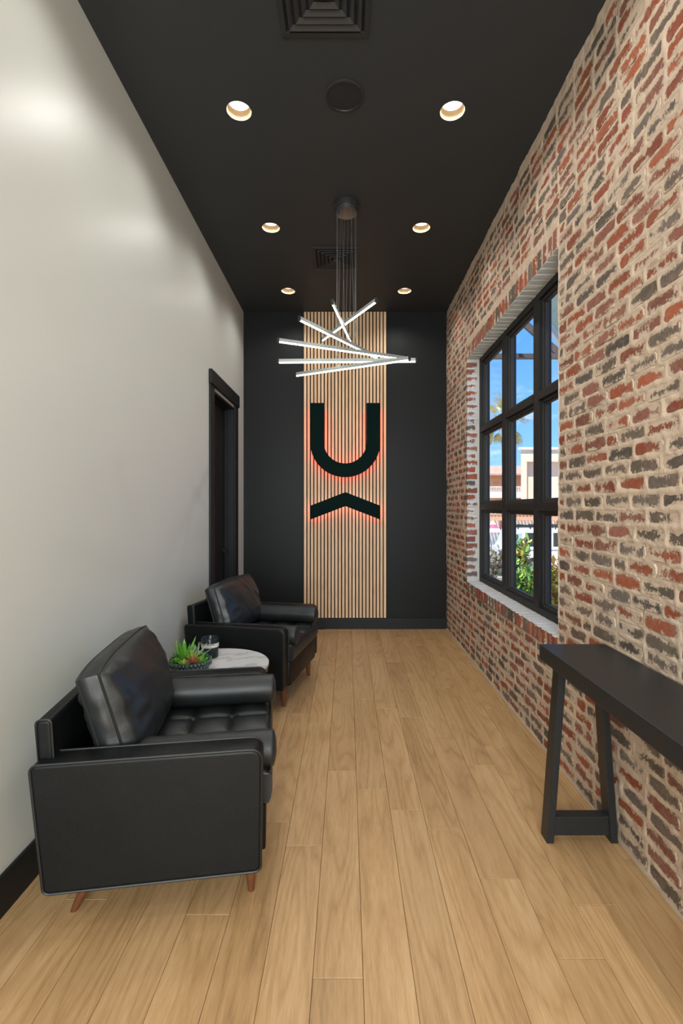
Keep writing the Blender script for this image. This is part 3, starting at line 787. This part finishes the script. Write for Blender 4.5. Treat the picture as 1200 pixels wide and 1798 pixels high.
def armchair(label):
    ch = empty('armchair'); tag(ch, label, 'armchair', 'black leather armchairs')
    side = round_poly([(-.695, .15), (-.002, .15), (.002, TZP), (-.738, TZP)], [.022, .025, .045, .03])
    for v0_ in (0, W-AT):
        bm = bmesh.new(); padded(bm, side, v0_, v0_+AT, fuz, .010)
        a = link('arm', bm, M_leather, ch, 60)
        for vv in (v0_+.003, v0_+AT-.003):
            P = offset_poly(side, .001); bm = bmesh.new(); tube(bm, [(x, vv, z_) for x, z_ in P], .0042, 6, closed=True)
            link('piping', bm, M_piping, a, True)
    bm = bmesh.new(); box(bm, -.66, .012, AT+.001, W-AT-.001, .153, .318, bev=.008, seg=2); link('seat_rail', bm, M_leather, ch, 50)
    link('seat_cushion', seat_bm(), M_soft, ch, 70)
    seat = ch.children[-1] if False else None
    # back frame (raked slab) with rounded top
    P = round_poly([(-.70, .155), (-.655, .155), (-.688, .697), (-.738, .697)], [.0, .0, .016, .02])
    bm = bmesh.new(); padded(bm, P, .045, W-.045, fuz, .010); bf = link('back_frame', bm, M_leather, ch, 60)
    for vv in (.048, W-.048):
        bm = bmesh.new(); tube(bm, [(x, vv, z_) for x, z_ in offset_poly(P, .001)], .0038, 6, closed=True); link('piping', bm, M_piping, bf, True)
    # loose back cushion
    bm, fr, bk = cushion_bm(); rot = Matrix.Rotation(-math.radians(17), 4, 'Y'); tr = Matrix.Translation((-.492, W/2, .452))@rot
    bmesh.ops.transform(bm, matrix=tr, verts=bm.verts); bc = link('back_cushion', bm, M_soft, ch, 'all')
    for L_ in (fr, bk):
        bm = bmesh.new(); tube(bm, [tr@p_ for p_ in L_], .0052, 6, closed=True); link('piping', bm, M_piping, bc, True)
    for z_ in (.434, .326):
        bm = bmesh.new(); tube(bm, [(.026 if z_ > .4 else .022, AT+.01, z_), (.026 if z_ > .4 else .022, W-AT-.01, z_)], .004, 6); link('seat_piping', bm, M_piping, ch, True)
    for v_ in (.122, W-.122):
        link('leg', leg_bm((-.045, v_, .154), (-.041, v_, 0)), M_leg, ch, 60)
        link('leg', leg_bm((-.575, v_, .154), (-.645, v_, 0)), M_leg, ch, 60)
    return ch
A1, A2 = math.atan2(.150, .988), -math.atan2(.192, .981)
P1, P2 = Vector((-.2925, 1.677, 0)), Vector((-.428, 3.31, 0))
ch1 = armchair('black leather armchair nearest the viewer, its near arm side facing us'); ch1.location = P1; ch1.rotation_euler.z = A1
ch2 = ch1.copy(); C.objects.link(ch2)
for c_ in list(ch1.children):
    k = c_.copy(); C.objects.link(k); k.parent = ch2
    for g in c_.children:
        d = g.copy(); C.objects.link(d); d.parent = k
ch2.location = P2; ch2.rotation_euler.z = A2
ch2['label'] = 'black leather armchair farther back, between the round side table and the door'
bme = None
for (P_, A_, nm) in ((P1, A1, 'nearer armchair'), (P2, A2, 'farther armchair')):
    for v_, which, zc_ in ((AT+.072, 'near', .491), (W-AT-.072, 'far', .521)):
        if bme is None: o = link('bolster_pillow', bolster_bm(), M_soft, None, 'all'); bme = o.data
        else: o = bpy.data.objects.new('bolster_pillow', bme); C.objects.link(o)
        loc = Matrix.Rotation(A_, 4, 'Z')@Vector((-.268, v_, zc_)); o.location = P_+loc; o.rotation_euler = (0, 0, A_)
        tag(o, 'black leather bolster along the inside of the %s arm of the %s' % (which, nm), 'cushion', 'leather bolsters')

# ================================================================== side table + things
def marble():
    m, t, b = newmat('white_marble'); setp(b, (.8, .79, .77), .18)
    geo = t.n('ShaderNodeNewGeometry'); v = geo.outputs['Position']; n1 = t.noise(v, 5, 6, .65)
    va = t.n('ShaderNodeVectorMath', operation='MULTIPLY_ADD'); t.l(v, va.inputs[0]); va.inputs[1].default_value = (1, 1, 1)
    cb = t.n('ShaderNodeCombineXYZ'); t.l(t.math('MULTIPLY', n1, .5), cb.inputs[0]); t.l(t.math('MULTIPLY', n1, .35), cb.inputs[1]); t.l(cb.outputs[0], va.inputs[2])
    n2 = t.noise(va.outputs[0], 4, 4, .5); vein = t.math('ABSOLUTE', t.math('SUBTRACT', n2, .5))
    k = t.smooth(vein, -.01, .06); t.l(t.mix(k, (.46, .45, .44), (.66, .65, .63)), b.inputs['Base Color']); return m
TC = Vector((-.775, 2.875, 0)); TR = .312; TT = .48
tb = empty('side_table', tuple(TC)); tag(tb, 'round white marble side table on wooden legs between the two armchairs', 'table')
bm = bmesh.new(); lathe(bm, [(TR-.006, TT-.018), (TR, TT-.014), (TR, TT-.003), (TR-.003, TT)], 64); link('table_top', bm, marble(), tb, 40)
bm = bmesh.new(); lathe(bm, [(TR-.004, TT-.05), (TR-.004, TT-.0185), (TR-.02, TT-.0185), (TR-.02, TT-.05)], 64, c=(-.004, .014, 0), cap=False); link('wooden_rim', bm, M_leg, tb, 40)
for k in range(3):
    a = math.pi/2+k*2*math.pi/3; bm = bmesh.new(); tube(bm, [(.2*math.cos(a), .2*math.sin(a), TT-.03), (.27*math.cos(a), .27*math.sin(a), 0)], [.018, .010], 14); link('leg', bm, M_leg, tb, True)

# planter bowl with succulents
BC = Vector((-.875, 2.725, TT))
pl = empty('succulent_bowl', tuple(BC)); tag(pl, 'dark studded bowl of green and red succulents on the marble table', 'plant')
M_bowl = simple('dark_slate_ceramic', (.025, .032, .038), .45, 0, .3)
bm = bmesh.new(); lathe(bm, [(.0001, .004), (.07, 0), (.10, .02), (.112, .052), (.110, .074), (.104, .076), (.102, .060), (.0001, .058)], 40, cap=False); link('bowl', bm, M_bowl, pl, 50)
bm = bmesh.new()
for r_, z_, nn in ((.113, .048, 34), (.1125, .066, 34)):
    for k in range(nn):
        a = 2*math.pi*(k+(.5 if z_ > .05 else 0))/nn
        m_ = Matrix.Translation((r_*math.cos(a), r_*math.sin(a), z_)); bmesh.ops.create_icosphere(bm, subdivisions=1, radius=.0075, matrix=m_)
tag(link('studs', bm, simple('slate_studs', (.10, .12, .13), .4), pl, True), kind='stuff')
def leafmat(name, a, b_, tip=None):
    m, t, p = newmat(name); setp(p, a, .42); geo = t.n('ShaderNodeNewGeometry'); n1 = t.noise(geo.outputs['Position'], 38, 2)
    c = t.mix(n1, a, b_)
    if tip:
        at = t.n('ShaderNodeAttribute', attribute_name='Tip'); c = t.mix(at.outputs['Fac'], c, tip)
    t.l(c, p.inputs['Base Color']); p.inputs['Subsurface Weight'].default_value = 0; return m
LG = [leafmat('bright_leaf', (.06, .24, .02), (.17, .46, .05)), leafmat('deep_leaf', (.025, .13, .03), (.06, .24, .05)), leafmat('red_leaf', (.28, .06, .04), (.42, .20, .08)), leafmat('lime_leaf', (.22, .36, .05), (.42, .55, .1)), leafmat('grey_leaf', (.20, .30, .20), (.34, .44, .32))]
def leaf(bm, base, d, L, w_, th_=.003, curl=.3, up=Vector((0,0,1))):
    d = d.normalized(); s = d.cross(up); s = s.normalized() if s.length > 1e-4 else Vector((1,0,0)); n_ = s.cross(d)
    prof = ((0, .35), (.3, .9), (.6, 1), (.85, .55), (1, .03)); R = []
    for f_, ww in prof:
        c_ = base+d*L*f_+n_*(curl*L*f_*f_); R.append([bm.verts.new(c_-s*w_*ww/2), bm.verts.new(c_-n_*th_*ww), bm.verts.new(c_+s*w_*ww/2), bm.verts.new(c_+n_*th_*.6*ww)])
    for A, Bq in zip(R, R[1:]):
        for k in range(4): bm.faces.new((A[k], A[(k+1) % 4], Bq[(k+1) % 4], Bq[k]))
    bm.faces.new(R[0]); bm.faces.new(R[-1])
def rosette(c_, n, L, w_, mat, tilt0, tilt1, name='rosette'):
    bm = bmesh.new()
    for k in range(n):
        a = k*2.39996; f_ = k/n; tl = tilt0+(tilt1-tilt0)*f_
        leaf(bm, Vector(c_), Vector((math.cos(a)*math.cos(tl), math.sin(a)*math.cos(tl), math.sin(tl))), L*(1-.35*f_)*random.uniform(.85, 1.1), w_, .004, .12)
    return link(name, bm, mat, pl, 50)
rosette((-.030, -.015, .06), 15, .155, .024, LG[0], .75, 1.5)
rosette((.018, .035, .06), 18, .115, .012, LG[4], .5, 1.4)
rosette((-.065, .02, .06), 22, .075, .012, LG[1], .1, 1.3)
rosette((-.060, -.045, .062), 16, .050, .022, LG[0], .1, 1.3)
rosette((-.012, -.070, .062), 16, .042, .018, LG[3], .2, 1.3)
rosette((.035, -.060, .068), 20, .058, .014, LG[2], .2, 1.4)
rosette((.020, -.020, .075), 22, .075, .012, LG[3], .3, 1.5)
rosette((.072, -.030, .064), 18, .050, .018, LG[0], .1, 1.3)
rosette((.060, .030, .062), 16, .055, .016, LG[1], .2, 1.3)
bm = bmesh.new()
for k in range(12):
    a = random.uniform(-2.2, .5); r_ = .106; c_ = Vector((r_*math.cos(a), r_*math.sin(a), .075))
    for q_ in range(3): bmesh.ops.create_icosphere(bm, subdivisions=1, radius=.0042, matrix=Matrix.Translation(c_+Vector((math.cos(a)*.010, math.sin(a)*.01, -.009*q_))))
tag(link('trailing_beads', bm, LG[1], pl, True), kind='stuff')

CC = Vector((-.842, 3.005, TT))
cn = empty('candle_jar', tuple(CC)); tag(cn, 'dark glass candle jar with a pale label band behind the succulents', 'candle')
def smokeglass():
    m, t, b = newmat('smoked_glass'); setp(b, (.035, .05, .055), .06); b.inputs['Transmission Weight'].default_value = .55; b.inputs['IOR'].default_value = 1.3; return m
bm = bmesh.new(); lathe(bm, [(.0001, 0), (.046, 0), (.051, .006), (.052, .118), (.050, .121), (.048, .118), (.047, .008), (.0001, .006)], 40, cap=False); link('jar', bm, smokeglass(), cn, 50)
bm = bmesh.new(); lathe(bm, [(.046, .008), (.046, .070)], 32); link('wax', bm, simple('dark_wax', (.03, .035, .04), .5), cn, 50)
bm = bmesh.new(); lathe(bm, [(.0526, .066), (.0526, .090)], 40, cap=False); lb = link('label_band', bm, simple('cream_label', (.62, .60, .52), .6), cn, 50)
bm = bmesh.new()
for k in range(16):
    a = -math.pi/2-.75+k*.1; x, y = .0530*math.cos(a), .0530*math.sin(a); d = Vector((-math.sin(a), math.cos(a), 0))
    bar3(bm, Vector((x, y, .0850))-d*.0016, Vector((x, y, .0850))+d*.0016, .0006, .006)
    if 4 < k < 12: bar3(bm, Vector((x, y, .0745))-d*.0015, Vector((x, y, .0745))+d*.0015, .0006, .003)
link('label_print', bm, M_trim, lb)

# ================================================================== console table
ct = empty('console_table', (.985, 1.7, 0)); tag(ct, 'black narrow console table with splayed trestle legs against the brick wall', 'table')
def cb_(name, b, bev=.003): 
    o = boxo(name, (b[0]-.985, b[1]-.985, b[2]-1.7, b[3]-1.7, b[4], b[5]), M_table, ct, bev, 2); return o
TY0, TY1 = .78, 2.146
cb_('table_top', (.842, 1.130, TY0, TY1, .735, .800))
for y0 in (.93, 2.035):
    y1 = y0+.065
    for (xb, xt) in (((.830, .860), (.884, .914)), ((1.098, 1.128), (1.049, 1.079))):
        bm = bmesh.new(); V = []
        for (xx, z_) in ((xb, 0), (xt, .737)):
            V.append([bm.verts.new((a-.985, y-1.7, z_)) for a, y in ((xx[0], y0), (xx[1], y0), (xx[1], y1), (xx[0], y1))])
        for k in range(4): bm.faces.new((V[0][k], V[0][(k+1) % 4], V[1][(k+1) % 4], V[1][k]))
        bm.faces.new(V[0]); bm.faces.new(V[1]); bmesh.ops.bevel(bm, geom=bm.edges[:], offset=.002, segments=1, affect='EDGES')
        link('leg', bm, M_table, ct)
    cb_('stretcher', (.850, 1.112, y0+.010, y1-.006, .027, .105), .002)

# ================================================================== outside
GZ = -1.15
M_asph = simple('pale_parking_concrete', (.50, .46, .41), .9, 0, .15, 2)
tag(boxo('ground', (1.46, 60, -20, 90, GZ-.1, GZ), M_asph), kind='structure')
M_soil = simple('planter_soil', (.30, .22, .15), .95, 0, .4, 8)
tag(boxo('planting_bed', (1.46, 5.2, -4, 10.5, GZ, -.12), M_soil), kind='structure')
M_beige = simple('cream_stucco', (.78, .60, .44), .9, 0, .04, 3)
M_cream = simple('white_cornice', (.85, .80, .72), .8, 0, .05)
M_orange = simple('terracotta_stucco', (.66, .34, .19), .9, 0, .08, 3)
M_tile = simple('clay_roof_tiles', (.55, .36, .26), .85, 0, .2, 6)
# cream building with recessed panel
bb = empty('cream_building', (14.2, 40, GZ)); tag(bb, 'cream stucco building with flat parapet seen through the window', 'building')
def rel(o_, b): return (b[0]-o_.location.x, b[1]-o_.location.x, b[2]-o_.location.y, b[3]-o_.location.y, b[4]-o_.location.z, b[5]-o_.location.z)
bm = bmesh.new(); zt = 6.05
x925 = (925.5-VX)*40/F
def plan(P, z0, z1):
    A_ = [bm.verts.new((a-14.2, b_-40, z0-GZ)) for a, b_ in P]; B_ = [bm.verts.new(v.co+Vector((0, 0, z1-z0))) for v in A_]
    bm.faces.new(A_[::-1]); bm.faces.new(B_); n = len(P); [bm.faces.new((A_[i], A_[(i+1) % n], B_[(i+1) % n], B_[i])) for i in range(n)]
plan([(14.2, 40), (x925, 40), (x925, 40.7), (14.6, 40.7)], GZ, 5.1)
plan([(x925, 40.7), (30, 40.7), (30, 46.4), (17.4, 46.4)], GZ, 5.1)
plan([(14.2, 40), (30, 40), (30, 46.4), (17.4, 46.4)], 5.1, zt)
plan([(27, 40), (30, 40), (30, 40.7), (27, 40.7)], GZ, 5.1)
link('facade', bm, M_beige, bb)
boxo('cornice', rel(bb, (14.0, 30.2, 39.8, 40.15, zt, zt+.2)), M_cream, bb, .03)
boxo('reveal_shade_strip', rel(bb, (x925+.0, x925+.02, 40.001, 40.7, GZ, 5.1)), M_orange, bb)  # orange strip paints the shade on the side of the recess
# motel
mt = empty('motel', (14, 48, GZ)); tag(mt, 'terracotta two storey motel with white balcony beyond the cream building', 'building')
boxo('wall', rel(mt, (9, 18.5, 48, 56, GZ, 4.75)), M_orange, mt)
bm = bmesh.new()
for (y, z_) in ((0, 0),): pass
pts_ = [(47.0, 4.62), (52, 5.75), (57, 4.62), (57, 4.45), (47.0, 4.45)]
A = [bm.verts.new((8.5-14, y-48, z_-GZ)) for y, z_ in pts_]; Bq = [bm.verts.new((18.9-14, y-48, z_-GZ)) for y, z_ in pts_]
bm.faces.new(A); bm.faces.new(Bq); [bm.faces.new((A[i], A[(i+1) % 5], Bq[(i+1) % 5], Bq[i])) for i in range(5)]
link('roof', bm, M_tile, mt)
boxo('balcony_slab', rel(mt, (9, 18.5, 46.8, 48, 2.25, 2.85)), M_cream, mt, .02)
bm = bmesh.new(); box(bm, *rel(mt, (9, 18.5, 46.8, 46.86, 3.28, 3.36))); box(bm, *rel(mt, (9, 18.5, 46.8, 46.86, 2.95, 3.0)))
for k in range(60): x = 9+k*.16; box(bm, *rel(mt, (x, x+.05, 46.8, 46.86, 2.85, 3.3)))
link('railing', bm, M_cream, mt)
for k, x in enumerate((10.5, 12.3, 14.35, 16.1)):
    boxo('motel_door', rel(mt, (x, x+.5, 47.95, 48.0, GZ, 1.6)), simple('motel_brown_door', (.30, .14, .07), .7), mt, .01)
for x in (9.6, 11.4, 13.4, 15.4, 17.2): boxo('post', rel(mt, (x, x+.12, 46.8, 46.95, GZ, 4.5)), M_cream, mt)
# low tiled arcade
ar = empty('tiled_arcade', (11, 30, GZ)); tag(ar, 'low terracotta arcade with scalloped tile eave and brown posts', 'building')
bm = bmesh.new()
for k in range(70):
    x = 7.5+k*.21
    tube(bm, [(x-11, -1.0, 1.02-GZ), (x-11, 1.2, 1.45-GZ)], .085, 8)
tag(link('eave_tiles', bm, simple('pale_roof_tiles', (.75, .55, .40), .85), ar, True), kind='stuff')
boxo('fascia', rel(ar, (7.4, 22, 29.1, 29.3, .58, .98)), M_orange, ar, .01)
boxo('arcade_wall', rel(ar, (7.4, 22, 31.2, 31.4, GZ, 1.3)), M_cream, ar)
for x in (9.1, 12.5, 16): boxo('post', rel(ar, (x, x+.14, 29.1, 29.25, GZ, .6)), simple('brown_post', (.20, .08, .06), .7), ar, .01)
# SUV
def suv():
    o = empty('suv', (5.75, 17.5, GZ)); tag(o, 'white off-road vehicle with roof rack parked outside behind the shrubs', 'car')
    Mw = simple('white_car_paint', (.78, .74, .68), .3); Mg = simple('dark_car_glass', (.015, .03, .022), .1); Mt = simple('tyre_rubber', (.02, .02, .02), .8)
    body = [(0, .45), (4.5, .45), (4.55, 1.0), (4.3, 1.12), (3.3, 1.18), (2.75, 1.72), (.35, 1.74), (.1, 1.15), (-.02, 1.0)][::-1]
    bm = bmesh.new(); P = round_poly([(a, b_) for a, b_ in body[::-1]], [.06]*9, 4); padded(bm, P, 0, 1.8, fuz, .03); link('body', bm, Mw, o, 50)
    for (a, b_, c_, d_) in ((.62, .50, 1.50, 1.50), (1.62, 1.55, 2.55, 2.45)):
        bm = bmesh.new(); poly_extrude(bm, [(a, 1.13), (c_, 1.13), (d_, 1.62), (a, 1.62)], fuz, -.006, .01); link('side_window', bm, Mg, o)
    bm = bmesh.new(); poly_extrude(bm, [(.17, 1.18), (.50, 1.18), (.50, 1.60), (.36, 1.60)], fuz, -.006, .01); link('quarter_window', bm, simple('pale_sky_glass', (.35, .48, .75), .1), o)
    for x in (.92, 3.65):
        wl = bmesh.new(); tube(wl, [(x, -.03, .37), (x, .20, .37)], .37, 28); wo = link('wheel', wl, Mt, o, 50)
        wl = bmesh.new(); tube(wl, [(x, -.045, .37), (x, -.028, .37)], .23, 24)
        for k in range(6):
            a = k*math.pi/3; bar3(wl, (x, -.05, .37), (x+.2*math.cos(a), -.05, .37+.2*math.sin(a)), .02, .06, (0, 1, 0))
        link('rim', wl, M_wire, wo, 50)
    bm = bmesh.new()
    for y in (.25, 1.55): bar3(bm, (.35, y, 1.83), (2.7, y, 1.83), .05, .05)
    for x in (.45, .9, 1.35, 1.8, 2.25, 2.65): bar3(bm, (x, .2, 1.86), (x, 1.6, 1.86), .05, .04, (0,0,1)); bar3(bm, (x, .25, 1.72), (x, .25, 1.84), .03, .03, (1,0,0)); bar3(bm, (x, 1.55, 1.72), (x, 1.55, 1.84), .03, .03, (1,0,0))
    link('roof_rack', bm, Mt, o)
    boxo('door_trim', (.1, 4.4, -.01, .01, .98, 1.02), simple('grey_trim', (.25, .25, .25), .5), o)
suv()
# pink and white striped parasol by the arcade
um = empty('parasol', pt(865.5, 960, 22).to_tuple()[:2]+(GZ,)); tag(um, 'pink and white striped parasol outside in the leftmost lower pane', 'parasol')
bm = bmesh.new(); n = 8; zt_ = EYE-(914-VY)*22/F-GZ; ze = EYE-(934-VY)*22/F-GZ
for k in range(3):
    r0, r1 = [.02, .16, .30, .42][k], [.02, .16, .30, .42][k+1]; z0, z1 = [zt_+(ze-zt_)*f_ for f_ in (k/3, (k+1)/3)]
    R0 = [bm.verts.new((r0*math.cos(2*math.pi*i/n), r0*math.sin(2*math.pi*i/n), z0)) for i in range(n)]; R1 = [bm.verts.new((r1*math.cos(2*math.pi*i/n), r1*math.sin(2*math.pi*i/n), z1)) for i in range(n)]
    for i in range(n): f_ = bm.faces.new((R0[i], R0[(i+1) % n], R1[(i+1) % n], R1[i])); f_.material_index = k % 2
link('canopy', bm, [simple('white_canvas', (.8, .75, .75), .8), simple('pink_canvas', (.75, .12, .2), .8)], um)
bm = bmesh.new(); tube(bm, [(0, 0, 0), (0, 0, zt_)], .025, 10); link('pole', bm, M_cream, um, True)

# gabled steel porch beyond the window
M_porch = simple('brown_steel_beam', (.09, .065, .055), .6)
gp = empty('porch_gable', (2.5, 7, GZ)); tag(gp, 'brown steel porch truss with tie beam and sloping rafters outside the upper panes', 'porch')
ztie = EYE+(VY-626)*7/F; L0, R0_ = pt(852, 626, 7), pt(1010, 626, 7); AP = pt(893, 520, 7)
g0 = Vector((2.5, 7, GZ))
bm = bmesh.new(); bar3(bm, L0-g0, R0_-g0, .09, .06); link('tie_beam', bm, M_porch, gp)
r1 = pt(912, 560, 7); r2 = pt(1010, 645, 7)
bm = bmesh.new(); bar3(bm, pt(895, 545, 7)-g0, r2-g0, .09, .055, (0, 1, 0)); link('rafter', bm, M_porch, gp)
bm = bmesh.new(); bar3(bm, pt(895, 545, 7)-g0, pt(845, 645, 7)-g0, .09, .055, (0, 1, 0)); link('rafter', bm, M_porch, gp)
M_soffit = simple('pale_green_soffit', (.50, .50, .36), .8, 0, .1, 3)
bm = bmesh.new(); a_, b_ = pt(925, 505, 6.4), pt(1010, 628, 6.4)
for k in range(5):
    y0, y1 = 6.4-k*.62, 6.4-k*.62-.60
    V = [bm.verts.new(Vector(p_)-g0) for p_ in ((a_.x, y0, a_.z), (b_.x, y0, b_.z), (b_.x, y1, b_.z), (a_.x, y1, a_.z))]
    V2 = [bm.verts.new(v.co+Vector((.02, 0, .05))) for v in V]
    bm.faces.new(V); bm.faces.new(V2[::-1]); [bm.faces.new((V[i], V[(i+1) % 4], V2[(i+1) % 4], V2[i])) for i in range(4)]
link('soffit_boards', bm, M_soffit, gp)
bm = bmesh.new(); bar3(bm, pt(905, 492, 6.45)-g0, pt(1010, 637, 6.45)-g0, .05, .07, (0, 1, 0)); link('barge_board', bm, M_cream, gp)
for x_ in (L0.x-.02, R0_.x): boxo('post', rel(gp, (x_-.05, x_+.04, 6.95, 7.05, GZ+.0, ztie+.03)), M_porch, gp)

# palm
M_frond = leafmat('dry_palm_frond', (.42, .36, .08), (.72, .62, .22)); M_trunk = simple('palm_trunk', (.35, .26, .18), .9)
pc = pt(884, 742, 62); pa = empty('palm_tree', (pc.x, 62, GZ)); tag(pa, 'tall palm tree with yellow green fronds behind the window mullion', 'tree')
bm = bmesh.new(); tube(bm, [(.0, 0, 0), (.1, 0, 4), (0, 0, pc.z-GZ)], [.28, .22, .20], 10); link('trunk', bm, M_trunk, pa, True)
bm = bmesh.new(); top = Vector((0, 0, pc.z-GZ))
for k in range(46):
    a = k*2.4; el = random.uniform(-.9, 1.2); d0 = Vector((math.cos(a)*math.cos(el), math.sin(a)*math.cos(el), math.sin(el))); L = random.uniform(2.6, 3.7)
    mid = top+d0*L*.6
    bar3(bm, top, mid, .04, .03, (.1, .2, 1))
    for q_ in range(11):
        g_ = (q_-5)/5; s_ = d0.cross(Vector((.05, .1, 1))).normalized(); dd = (d0+s_*g_*1.1+Vector((0, 0, -.25*abs(g_)))).normalized()
        leaf(bm, mid, dd, L*.62*(1-.25*abs(g_)), .14, .01, -.18)
tag(link('fronds', bm, M_frond, pa), kind='stuff')

# shrubs
def shrub(name, label, base, h, r_, n, mats, lsize, seed):
    random.seed(seed); e = empty(name, base); tag(e, label, 'shrub')
    bm = bmesh.new()
    stems = []
    for k in range(7):
        a = k*2.4; tip = Vector((math.cos(a)*r_*.7*random.uniform(.4, 1), math.sin(a)*r_*.7*random.uniform(.4, 1), h*random.uniform(.75, 1))); stems.append(tip)
        tube(bm, [(0, 0, 0), tuple(tip*.5+Vector((0, 0, h*.1))), tuple(tip)], [.014, .010, .004], 6)
    link('stem', bm, M_trunk, e, True)
    for mi, m_ in enumerate(mats):
        bm = bmesh.new()
        for k in range(n//len(mats)):
            tip = random.choice(stems); f_ = random.uniform(.25, 1.03); b = tip*f_+Vector([random.gauss(0, r_*.16) for _ in range(3)])
            a = random.uniform(0, 6.28); el = random.uniform(-.1, 1.3)
            leaf(bm, b, Vector((math.cos(a)*math.cos(el), math.sin(a)*math.cos(el), math.sin(el))), lsize*random.uniform(.7, 1.2), lsize*.42, .003, .1)
        tag(link('foliage', bm, m_, e), kind='stuff')
MG = [leafmat('magnolia_green', (.10, .24, .05), (.24, .42, .10)), leafmat('magnolia_gold', (.55, .42, .08), (.75, .60, .2))]
MY_ = [leafmat('yellow_green', (.25, .38, .04), (.5, .6, .1)), leafmat('rusty', (.35, .16, .06), (.5, .3, .1))]
MD = [leafmat('dry_grey', (.35, .28, .18), (.5, .42, .3)), leafmat('dusty_olive', (.16, .16, .08), (.3, .28, .15))]
p_ = pt(913, 950, 8.0); shrub('magnolia_shrub', 'glossy green and gold leaved shrub outside the middle lower pane', (p_.x, 8.0, -.12), p_.z+.12+.05, .24, 560, [MG[0], MG[1]], .13, 3)
p_ = pt(921, 1003, 7.4); shrub('low_shrub', 'low dark green bushy shrub filling the bottom of the middle pane', (p_.x, 7.4, -.12), .62, .42, 620, [MG[0], MG[0], MY_[0]], .10, 9)
p_ = pt(976, 984, 6.2); shrub('yellow_shrub', 'yellow green and rust leaved shrub behind the nearest lower pane', (p_.x, 6.2, -.12), p_.z+.12, .24, 460, MY_, .12, 4)
p_ = pt(866, 968, 9.6); shrub('dry_shrub', 'dusty olive and grey shrub in the leftmost lower pane', (p_.x, 9.6, -.12), p_.z+.12, .42, 500, MD, .11, 5)
